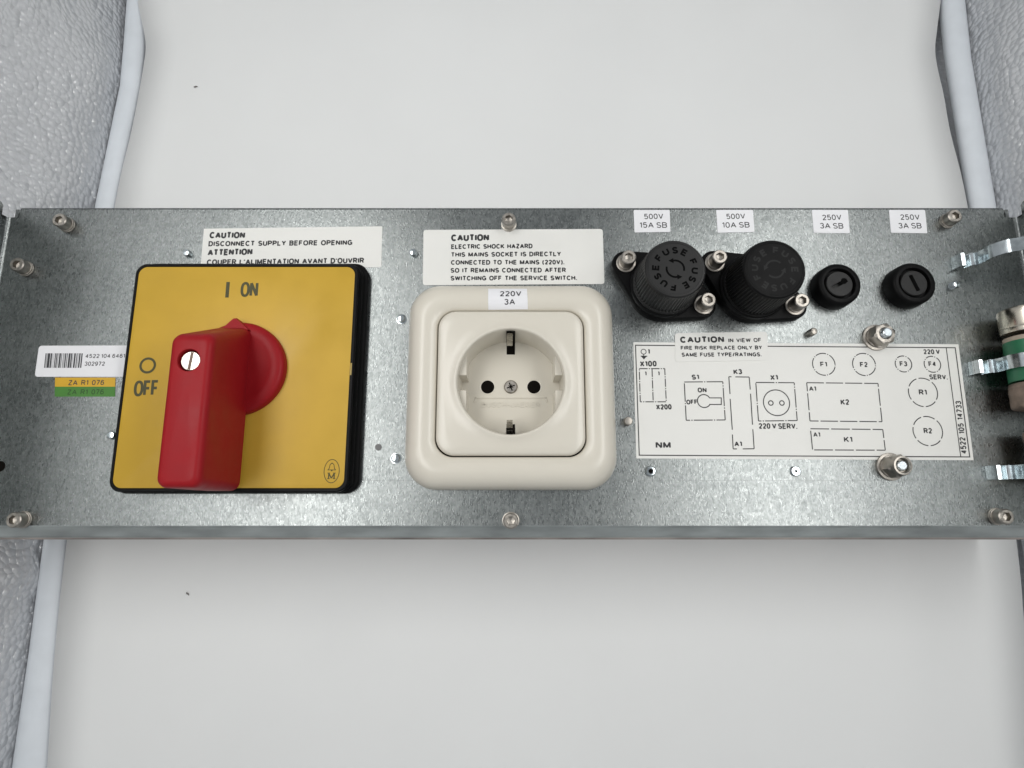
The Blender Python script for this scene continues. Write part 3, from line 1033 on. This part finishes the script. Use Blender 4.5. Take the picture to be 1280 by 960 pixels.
for sx in (-1, 1):
    for yy in (-2.95, -0.85):
        mb.add([(ce.x + sx * 1.05 + x, ce.y + yy + y, zt + .025) for x, y in ((-.5, 0), (.5, 0), (.5, .25), (-.5, .25))], [(0, 1, 2, 3)])
mb.build("emblem", M['print_sw'], plate, smooth=False)
# rotary dial with pointer
dc = P(294.5, 459, 13.0)
rd = (P(355.5, 459, 12).x - dc.x)
mb = MB()
mb.lathe((dc.x, dc.y, 0), [(rd, 9.02), (rd, 11.2), (rd - 0.5, 12.3), (rd - 1.6, 13.0), (rd - 4.6, 13.3), (rd - 5.0, 13.2), (rd - 9, 13.3), (1.0, 13.6)], 72)
ap = P(294, 396.7, 14.0)
pt = [(ap.x - 5.6, ap.y - 5.4), (ap.x + 6.4, ap.y - 5.4), (ap.x + 1.1, ap.y - 0.7), (ap.x + 0.4, ap.y - 0.1), (ap.x - 0.4, ap.y - 0.1), (ap.x - 1.1, ap.y - 0.7)]
mb.loft([[Vector((x, y, 9.05)) for x, y in pt], [Vector((x, y, 13.2)) for x, y in pt], [Vector((ap.x + (x - ap.x) * 0.9, ap.y - 3.0 + (y - ap.y + 3.0) * 0.85, 14.4)) for x, y in pt]])
mb.build("dial", M['red'], sw, sharp=35)
# grip
HT = 43.0
hxl, hxr = P(207, 470, HT).x, P(262, 470, HT).x
hyt, hyb = P(240, 418, HT).y, P(220, 610, HT).y
mb = MB()
N_ = 128


def even(pts, n):
    L = [0.0]
    q = pts + [pts[0]]
    for a_, b_ in zip(q, q[1:]):
        L.append(L[-1] + (b_ - a_).length)
    out, k = [], 0
    for i in range(n):
        t = L[-1] * i / n
        while L[k + 1] < t:
            k += 1
        out.append(q[k].lerp(q[k + 1], (t - L[k]) / max(1e-9, L[k + 1] - L[k])))
    return out


def grip_loop(z, ins, r):
    t = max(0.0, (HT - z) / (HT - 12.0))
    return even(rrect(hxl - 1.5 * t + ins, hyb + ins - 0.3 * t, hxr + (P(314.5, 430, 12).x - hxr) * t - ins, hyt + 11.6 * t - ins, max(0.4, r), 10, z), N_)


loops = [grip_loop(z, i, r) for z, i, r in ((11.2, 0.6, 3.0), (11.8, 0, 3.4), (20, 0, 3.3), (30, 0, 3.2), (38, 0, 3.2), (HT - 2.6, 0, 3.2), (HT - 1.5, 0.25, 3.1), (HT - 0.75, 0.75, 2.9), (HT - 0.25, 1.45, 2.6), (HT, 2.3, 2.2))]
hs = P(235.6, 450, HT)
top_loop = loops[-1]


def hole_loop(r, z):
    out = []
    for p in top_loop:
        a_ = math.atan2(p.y - hs.y, p.x - hs.x)
        out.append(Vector((hs.x + r * math.cos(a_), hs.y + r * math.sin(a_), z)))
    return out


loops += [hole_loop(3.95, HT), hole_loop(3.75, HT - 0.25), hole_loop(3.7, HT - 4.0)]
mb.loft(loops)
grip = mb.build("handle", M['red'], sw, sharp=32)
mb = MB()
hs2 = Vector((hs.x + 0.15, hs.y - 0.05, 0))
mb.lathe((hs2.x, hs2.y, 0), [(3.4, HT - 3.4), (3.4, HT - 1.5), (3.1, HT - 1.1)], 40)
mb.build("handle_screw", M['zinc'], grip, sharp=30).data.materials[0] = mat("nickel_slot_screw", (0.70, 0.66, 0.58), 0.22, 1.0, var=0.1, vscale=300)
mb = MB()
d = Vector((math.sin(0.10), math.cos(0.10), 0))
seg(mb, hs2 - d * 3.05, hs2 + d * 3.05, 0.95, HT - 1.08)
mb.build("screw_slot", mat("brown_slot", (0.17, 0.12, 0.09), 0.6, 0.3), bpy.data.objects["handle_screw"], smooth=False)

# ------------------------------------------------------------------ mains socket
so = empty("mains_socket", (SC.x, SC.y, 0), "ivory earthed mains socket with rounded square frame in the middle of the panel", "power socket")
NC, NS = 14, 14


def rr(half, r, z):
    return rrect(SC.x - half, SC.y - half, SC.x + half, SC.y + half, r, NC, z, NS)


FP = [(0.0, 0.02), (0, 2.4), (0.35, 4.2), (1.1, 6.0), (2.2, 7.5), (3.6, 8.7), (5.2, 9.45), (6.8, 9.8), (8.4, 9.75), (9.8, 9.45), (11.0, 8.95), (11.8, 8.4), (12.15, 7.9), (12.25, 7.0), (12.25, 1.0)]
HF = 41.2
mb = MB()
mb.loft([rr(HF - i, max(1.0, 12.8 - i * 0.47), z) for i, z in FP], cap0=False, cap1=False)
fr = mb.build("frame", M['ivory'], so, sharp=50)
mb = MB()
mb.loft([rr(HF - 12.3, 6.9, 1.2), rr(1.0, 0.5, 1.1)], cap0=False, cap1=False)
# gap floor with the gap's shade put into its colour, open for the cup
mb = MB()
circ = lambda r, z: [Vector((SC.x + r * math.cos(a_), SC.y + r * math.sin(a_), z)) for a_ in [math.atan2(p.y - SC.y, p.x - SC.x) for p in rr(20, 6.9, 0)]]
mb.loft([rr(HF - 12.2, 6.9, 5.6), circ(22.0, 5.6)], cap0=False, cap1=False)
mb.build("gap_backing", M['recess_shade'], so)
HI = HF - 12.25 - 0.42
mb = MB()
lerp = lambda A_, B_, t, z: [Vector((a_.x + (b_.x - a_.x) * t, a_.y + (b_.y - a_.y) * t, z)) for a_, b_ in zip(A_, B_)]
E = rr(HI - 1.2, 6.2, 0)
C0 = circ(22.6, 0)
loops = [rr(HI, 7.0, 5.7), rr(HI, 7.0, 8.4), rr(HI - 0.15, 6.9, 9.0), rr(HI - 0.5, 6.6, 9.5), lerp(E, C0, 0, 9.85), lerp(E, C0, .35, 10.05), lerp(E, C0, .7, 10.2), lerp(E, C0, 1, 10.6),
         circ(21.9, 10.95), circ(21.4, 11.05), circ(20.95, 10.85), circ(20.7, 10.3), circ(20.5, 9.0), circ(20.1, -6.4)]
mb.loft(loops, cap0=False, cap1=False)
ins = mb.build("insert", M['ivory'], so, sharp=60)
# cup: floor with two pin holes, side blocks with a notch
ZFl = -6.3
mb = MB()
mb.lathe((SC.x, SC.y, 0), [(20.3, ZFl - 0.8), (20.3, ZFl)], 72)
cup = mb.build("cup_floor", M['ivory'], so, sharp=40)
for sx in (-1, 1):
    for sy in (-1, 1):
        mb = MB()
        pts = []
        yy0, yy1 = 2.9, math.sqrt(20.45 ** 2 - 17.3 ** 2)
        arc = [math.asin(yy0 / 20.45) + (math.asin(yy1 / 20.45) - math.asin(yy0 / 20.45)) * k / 10 for k in range(11)]
        out = [(20.45 * math.cos(a_), 20.45 * math.sin(a_)) for a_ in arc] + [(17.3, yy1 - 0.05), (17.3, yy0)]
        pts = [(SC.x + sx * x, SC.y + sy * y) for x, y in out]
        if sx * sy < 0:
            pts = pts[::-1]
        cxy = Vector((sum(p[0] for p in pts) / len(pts), sum(p[1] for p in pts) / len(pts)))
        mb.loft([[Vector((x, y, ZFl - .3)) for x, y in pts], [Vector((x, y, 6.6)) for x, y in pts], [Vector((cxy.x + (x - cxy.x) * .93, cxy.y + (y - cxy.y) * .96, 7.0)) for x, y in pts]])
        mb.build("side_block", M['ivory'], so, sharp=40)
for sx in (-1, 1):
    c = Vector((SC.x + sx * 9.55, P(637.7, 483.8, ZFl).y, ZFl))
    mb = MB()
    mb.lathe(c, [(2.75, 0.03), (2.6, 0.05)], 32, 1)  # no opening here; the hole's shade is a near-black disc
    mb.lathe(c, [(3.25, 0.01), (3.15, 0.16), (2.8, 0.05)], 32, 0, cap1=False)
    mb.build("pin_hole", [M['ivory'], M['recess_shade']], so, sharp=50)
c = Vector((SC.x, P(637.7, 483.8, ZFl).y, ZFl))
mb = MB()
mb.lathe(c, [(2.75, 0.02), (2.75, 0.5), (2.4, 0.8), (0.8, 0.85)], 32)
csw = mb.build("centre_screw", M['steel'], so, sharp=30)
mb = MB()
for k in range(4):
    a_ = 0.35 + k * math.pi / 4
    d = Vector((math.cos(a_), math.sin(a_), 0))
    L_ = 1.75 if k % 2 == 0 else 1.2
    seg(mb, c - d * L_, c + d * L_, 0.5 if k % 2 == 0 else .25, ZFl + .9)
mb.build("screw_cross", M['recess_shade'], csw, smooth=False)  # cross recess drawn as flat strokes in a shade colour
# earth contacts, top and bottom; slots are near-black boxes coloured as shade
for sy in (1, -1):
    mb = MB()
    xa, xb = SC.x - 1.75, SC.x + 1.75
    yw = SC.y + sy * 20.6
    yi = SC.y + sy * (19.4 if sy > 0 else 18.0)
    mb.box((xa, min(yw, yi), ZFl + 0.05), (xb, max(yw, yi), 8.9))
    mb.box((xa, min(SC.y + sy * 14.6, yi), ZFl + 0.02), (xb, max(SC.y + sy * 14.6, yi), ZFl + 0.06))
    slot = mb.build("contact_slot", M['recess_shade'], so)
    mb = MB()
    x2, x3 = SC.x - 1.55, SC.x + 0.75
    pr = [(19.3, 9.6), (18.8, 8.6), (17.6, 6.0), (16.6, 3.4), (16.3, 1.6), (16.8, -0.8), (17.8, -2.4)] if sy > 0 else [(19.2, 9.4), (18.0, 8.0), (15.6, 5.0), (14.0, 2.2), (13.8, 0.6), (15.2, -2.4)]
    vs = []
    for r_, z in pr:
        for t in (0, 0.5):
            for x in (x2, x3):
                vs.append((x, SC.y + sy * (r_ + t), z))
    fs = []
    for k in range(len(pr) - 1):
        o_ = 4 * k
        for q in ((0, 1, 5, 4), (3, 2, 6, 7), (2, 0, 4, 6), (1, 3, 7, 5)):
            fs.append(tuple(o_ + i for i in (q if sy > 0 else q[::-1])))
    mb.add(vs, fs)
    mb.build("earth_contact", M['contact'], slot, sharp=50)
# raised lettering in a shallow border
mb = MB()
ya = P(640, 510, ZFl).y
yb_ = P(640, 497.6, ZFl).y
vs0 = len(mb.v)
write(mb, "BUSCH-JAEGER", Vector((SC.x - 12.0, ya + 0.3, ZFl)), Vector((24.0, 0, 0)), Vector((0, 2.2, 0)), .004, 0, ZFl + .3)
for (xa, ya_), (xb, yb2) in (((-14.4, yb_), (14.4, yb_)), ((-14.4, yb_), (-14.9, yb_ - 1.6)), ((14.4, yb_), (14.9, yb_ - 1.6))):
    p_, q_ = Vector((SC.x + xa, ya_, 0)), Vector((SC.x + xb, yb2, 0))
    dv = (q_ - p_).normalized()
    nv = Vector((-dv.y, dv.x, 0)) * .22
    mb.loft([[Vector((p_.x + s1 * nv.x, p_.y + s1 * nv.y, ZFl + h)) for s1, h in ((-1, -.03), (-.5, .07), (.5, .07), (1, -.03))],
             [Vector((q_.x + s1 * nv.x, q_.y + s1 * nv.y, ZFl + h)) for s1, h in ((-1, -.03), (-.5, .07), (.5, .07), (1, -.03))]])
emb = mb.build("raised_lettering", M['ivory'], cup, smooth=False)
md = emb.modifiers.new("relief", 'SOLIDIFY')
md.thickness = 0.36 * MM
md.offset = -1


def frame_z(p):
    i = HF - max(abs(p.x - SC.x), abs(p.y - SC.y))
    for (i0, z0_), (i1, z1_) in zip(FP, FP[1:]):
        if i0 <= i <= i1 and i1 > i0:
            return z0_ + (z1_ - z0_) * (i - i0) / (i1 - i0)
    return 10.2


q = [P(610.2, 359.8, 9.4), P(658.8, 359.8, 9.4), P(660, 385, 10.2), P(610.2, 385.5, 10.2)]
mb = MB()
nr = 14
lo_, hi_ = [], []
for k in range(nr + 1):
    for i in range(7):
        a_, b_ = q[0].lerp(q[3], k / nr), q[1].lerp(q[2], k / nr)
        p = a_.lerp(b_, i / 6)
        lo_.append(Vector((p.x, p.y, frame_z(p) + 0.03)))
        hi_.append(Vector((p.x, p.y, frame_z(p) + 0.16)))
base_i = len(lo_)
fs = []
for k in range(nr):
    for i in range(6):
        a_ = base_i + k * 7 + i
        fs.append((a_ + 7, a_ + 8, a_ + 1, a_))
edge = [i for i in range(7)] + [k * 7 + 6 for k in range(1, nr + 1)] + [nr * 7 + i for i in range(5, -1, -1)] + [k * 7 for k in range(nr - 1, 0, -1)]
for a_, b_ in zip(edge, edge[1:] + edge[:1]):
    fs.append((a_, base_i + a_, base_i + b_, b_))
mb.add(lo_ + hi_, fs)
cst = (q[0] + q[2]) / 2
st = mb.build("rating_label", M['gloss'], loc=Vector((cst.x, cst.y, 10.0)), sharp=50)
tag(st, "white tape label reading 220V 3A on the socket frame", "label", "white tape label on the socket")
mb = MB()
zfun = lambda p: frame_z(p) + 0.25
text(mb, "220V", 624.8, 370.2, 651.7, 370.0, 7.2, 10.2, .006, zf=zfun)
text(mb, "3A", 630.2, 380.2, 643.8, 380.2, 6.9, 10.3, .006, zf=zfun)
mb.build("printed_text", M['ink_grey'], st, smooth=False)


# ------------------------------------------------------------------ big screw-cap fuse holders
def fuse_holder(w0, w1, ctop, ztop, label, rot, faint):
    a, b = P(w0[0], w0[1], 5.0), P(w1[0], w1[1], 5.0)
    c = (a + b) / 2
    ct_ = P(ctop[0], ctop[1], ztop)
    c.x = (c.x + ct_.x * 1) / 2
    c.y = (c.y + ct_.y * 1) / 2
    t = empty("fuse_holder", (c.x, c.y, 0), label, "fuse holder", "big black fuse holders with screw caps")
    mb = MB()
    for z_list, grow in (([(0, 0.02), (0, 4.2), (0.35, 4.7), (0.9, 4.8)], 0),):
        loops = []
        for ins_, z in z_list:
            h_ = hull([(a.x, a.y, 5.6 - ins_), (b.x, b.y, 5.2 - ins_), (c.x, c.y, 14.2 - ins_)])
            loops.append(even([Vector((x, y, z)) for x, y in h_], 120))
        mb.loft(loops)
    mb.lathe((c.x, c.y, 0), [(13.9, 4.7), (13.9, 6.6), (13.4, 7.1), (12.6, 7.2), (12.6, 6.9)], 72)
    mb.build("flange", M['black'], t, sharp=35)
    mb = MB()
    nn = 240
    loops = []

    def kn(r, z, dp):
        return [Vector((c.x + (ct_.x - c.x) * (z / ztop) + (r - dp * (1 if (i % 4) < 2 else 0)) * math.cos(2 * math.pi * i / nn),
                        c.y + (ct_.y - c.y) * (z / ztop) + (r - dp * (1 if (i % 4) < 2 else 0)) * math.sin(2 * math.pi * i / nn), z)) for i in range(nn)]
    for r, z, dp in ((12.7, 7.0, 0), (13.1, 7.4, 0), (13.1, 8.6, 0), (12.7, 9.0, 0), (12.6, 9.1, .36), (12.0, ztop - 2.2, .36), (11.75, ztop - 1.4, 0.1), (11.5, ztop - 0.5, 0), (11.0, ztop - 0.05, 0), (10.3, ztop, 0), (10.1, ztop - .12, 0)):
        loops.append(kn(r, z, dp))
    mb.loft(loops)
    cap_ = mb.build("screw_cap", M['black' if faint else 'cap'], t, sharp=24)  # second cap's dark reflection is put into a darker plastic colour
    mb = MB()
    zt_ = ztop - 0.07
    R_ = 10.6
    for g in range(3):
        for k, chh in enumerate("FUSE"):
            th_ = R(90 - (rot + g * 122 + (-54, -26, 2, 30)[k]))
            rad = Vector((math.cos(th_), math.sin(th_), 0))
            tan = Vector((rad.y, -rad.x, 0))
            wd_ = 2.3 if chh != "U" else 2.5
            o_ = Vector((ct_.x, ct_.y, 0)) + rad * (R_ * 0.57) - tan * wd_ / 2
            write(mb, chh, o_, tan * wd_, rad * 2.75, .03, 0, zt_)
    for g in range(2):
        a0 = rot + g * 180
        arcp = [Vector((ct_.x + 3.3 * math.cos(R(100 - a0 - k * 9)), ct_.y + 3.3 * math.sin(R(100 - a0 - k * 9)), 0)) for k in range(13)]
        dashed(mb, arcp, 0.7, zt_, closed=False)
        hd = arcp[0]
        dv = (arcp[0] - arcp[2]).normalized()
        nv = Vector((-dv.y, dv.x, 0))
        mb.add([Vector((p.x, p.y, zt_ + 0.02)) for p in (hd + nv * 1.0, hd - nv * 1.0, hd + dv * 1.9)], [(0, 1, 2) if nv.cross(dv).z < 0 else (1, 0, 2)])
    mb.build("moulded_text", M['faint' if faint else 'groove_shade'], cap_, smooth=False)  # flat letters; tone of the moulded relief is painted in
    for p in (a, b):
        s_ = MB()
        cap_head(s_, p, 6.4, 5.2, 3.0, 0.5)
        sw_ = s_.build("screw", M['steel'], t, sharp=28)
        s_ = MB()
        s_.lathe((p.x, p.y, 0), [(3.9, 4.75), (4.0, 4.85), (4.0, 5.4), (3.8, 5.5), (3.0, 5.5), (3.1, 5.6), (3.1, 6.3), (2.9, 6.4)], 40)
        s_.build("washer", M['steel'], sw_, sharp=28)
    return t


fuse_holder((782.5, 329), (879.5, 381), (844.3, 335.8), 24.0, "big black fuse holder with FUSE clearly moulded on its cap, under 500V 15A", 0, False)
fuse_holder((893.5, 328.5), (993.5, 382), (968.5, 336.2), 27.0, "taller black fuse holder, dark reflection painted on cap, faint moulded FUSE, under 500V 10A", -60, True)


def small_holder(u, v, ang, label, h=6.8):
    ct_ = P(u, v, h)
    t = empty("small_fuse_holder", (ct_.x, ct_.y, 0), label, "fuse holder", "small round fuse holders")
    mb = MB()
    mb.lathe((ct_.x, ct_.y, 0), [(9.0, 0.02), (9.0, 1.8), (8.8, 5.6), (8.4, 6.4), (7.7, 6.8), (6.55, 6.8), (6.35, 6.6), (6.3, 4.6), (5.2, 4.5)], 64, cap1=False)
    mb.build("body", M['black'], t, sharp=35)
    mb = MB()
    d_ = Vector((math.cos(R(ang)), math.sin(R(ang)), 0))
    n_ = Vector((-d_.y, d_.x, 0))
    c_ = Vector((ct_.x, ct_.y, 0))
    NN = 96
    L_, W_ = 3.6, 0.8
    slot = [c_ + d_ * (L_ * sx) + n_ * (W_ * sy) for sx, sy in ((1, -1), (1, 1), (-1, 1), (-1, -1))]
    sl = even(slot, NN)
    disc = lambda r, z: [Vector((c_.x + r * math.cos(a_), c_.y + r * math.sin(a_), z)) for a_ in [math.atan2(p.y - c_.y, p.x - c_.x) for p in sl]]
    # order the slot outline by angle so that both rings run the same way
    mb.loft([disc(5.35, 4.3), disc(5.35, 6.15), disc(5.1, 6.4), [Vector((p.x, p.y, 6.4)) for p in sl], [Vector((p.x, p.y, 4.4)) for p in sl]])
    ca = mb.build("carrier", M['cap'], t, sharp=35)
    if ang < 60:
        mb = MB()
        hcen = c_ + d_ * 2.2 + n_ * 0.2
        mb.lathe((hcen.x, hcen.y, 0), [(1.25, 6.42), (1.1, 6.44)], 20)
        mb.build("test_hole", M['groove_shade'], ca)  # flat disc on the carrier, painted with the hole's shade
    return t


small_holder(1050.3, 354.3, 28, "small round black fuse holder with slanted slot, nearer the big fuse caps")
small_holder(1143.8, 353.3, 110, "small round black fuse holder with upright slot, nearer the right edge")


# ------------------------------------------------------------------ spring clips and cartridges at the right edge
def clip_mesh(x0, yc, width, over, RC=9.2):
    cx_ = x0 + 16.6
    zc = 11.5
    pr = [(x0 + dx * 0.66, z) for dx, z in ((-0.3, 0.1), (0, 4.0), (0.7, 5.2), (2.4, 5.5), (3.4, 5.0), (3.9, 2.9), (4.6, 2.2), (5.3, 2.6), (5.9, 4.9), (7.2, 6.0), (8.7, 5.6))]
    k0, k1 = 195, 15
    for k in range(25):
        a_ = R(k0 + (k1 - k0) * k / 24)
        rr_ = RC + 1.15 + (0.35 if k % 6 == 3 else 0) - (0.55 if k in (9, 10) else 0)
        pr.append((cx_ + rr_ * math.cos(a_), zc + rr_ * math.sin(a_)))
    if not over:
        pr = pr[:12] + pr[12:12 + 22]
    th = 0.55
    nrm = []
    for i in range(len(pr)):
        a_ = Vector(pr[max(0, i - 1)])
        b_ = Vector(pr[min(len(pr) - 1, i + 1)])
        d_ = (b_ - a_).normalized()
        nrm.append(Vector((-d_.y, d_.x)))
    loop = lambda y: [Vector((p[0], y, p[1])) for p in pr] + [Vector((p[0] - n_.x * th, y, p[1] - n_.y * th)) for p, n_ in zip(reversed(pr), reversed(nrm))]
    mb = MB()
    mb.loft([loop(yc - width / 2), loop(yc + width / 2)])
    return mb


proto = None
for (u, v, lab) in ((1197, 326, "bright empty zinc spring clip nearest the upper right corner screw"),
                    (1219, 459, "bright zinc spring clip wrapped round the green banded cartridge"),
                    (1241, 590.5, "lowest bright zinc spring clip, above the lower right corner screw")):
    p = P(u, v, 3.5)
    if proto is None:
        proto = clip_mesh(p.x, p.y, 5.3, True).build("spring_clip", M['zinc'], loc=Vector((p.x, p.y, 0)), sharp=50)
        tag(proto, lab, "spring clip", "zinc spring clips along the right edge")
    else:
        q_ = proto.copy()
        COL.objects.link(q_)
        q_.location = Vector((p.x, p.y, 0)) * MM
        q_['_o'] = (p.x, p.y, 0.0)
        q_['label'] = lab


def cartridge(xc, zc, ya, yb, r, label, banded):
    t = empty("cartridge", (xc, (ya + yb) / 2, 0), label, "cartridge", "cylindrical cartridges at the right edge")
    c_ = Vector((xc, 0, zc))
    L_ = ya - yb
    mb = MB()
    mb.lathe(c_, [(r * .93, ya - 11.5), (r * .93, yb + 11.5)] if banded else [(r * .9, ya - 7), (r * .9, yb + 5)], 48, axis='y')
    mb.build("body", M['ceramic'], t, sharp=30)
    if banded:
        mb = MB()
        mb.lathe(c_, [(r * .94, ya - 13.2), (r * .955, ya - 13.2), (r * .955, yb + 10.6), (r * .94, yb + 10.6)], 48, axis='y')
        mb.build("band", M['green'], t, sharp=30)
    caps = (((ya, -1, 9.8, 'tin'), (yb, 1, 9.8, 'brown')) if banded else ((ya, -1, 7, 'brown'), (yb, 1, 5, 'tin')))
    for y, sg_, l_, m_ in caps:
        mb = MB()
        pf = [(r * .5, y), (r * .93, y + sg_ * .15), (r * .99, y + sg_ * .7), (r, y + sg_ * 1.5), (r, y + sg_ * (l_ - 2.2)), (r * .985, y + sg_ * (l_ - 1.9)), (r * 1.0, y + sg_ * (l_ - 1.3)), (r * .96, y + sg_ * l_)]
        mb.lathe(c_, pf if sg_ > 0 else pf[::-1], 64, axis='y')
        mb.build("end_cap", M[m_], t, sharp=30)
    return t


xe = P(1249, 405, 12).x + 2.4
ra = 9.4
cartridge(xe + ra, 11.5, P(1260, 384, 14).y, P(1260, 509.5, 14).y, ra, "cylindrical cartridge with tinned caps and green band in the middle spring clip", True)
cartridge(xe + ra + 1.0, 11.5, P(1270, 538, 12).y, P(1270, 604, 12).y, 8.0, "partly visible cartridge with tarnished brown cap in the lowest spring clip", False)

for o in list(COL.objects):
    if '_o' in o:
        del o['_o']
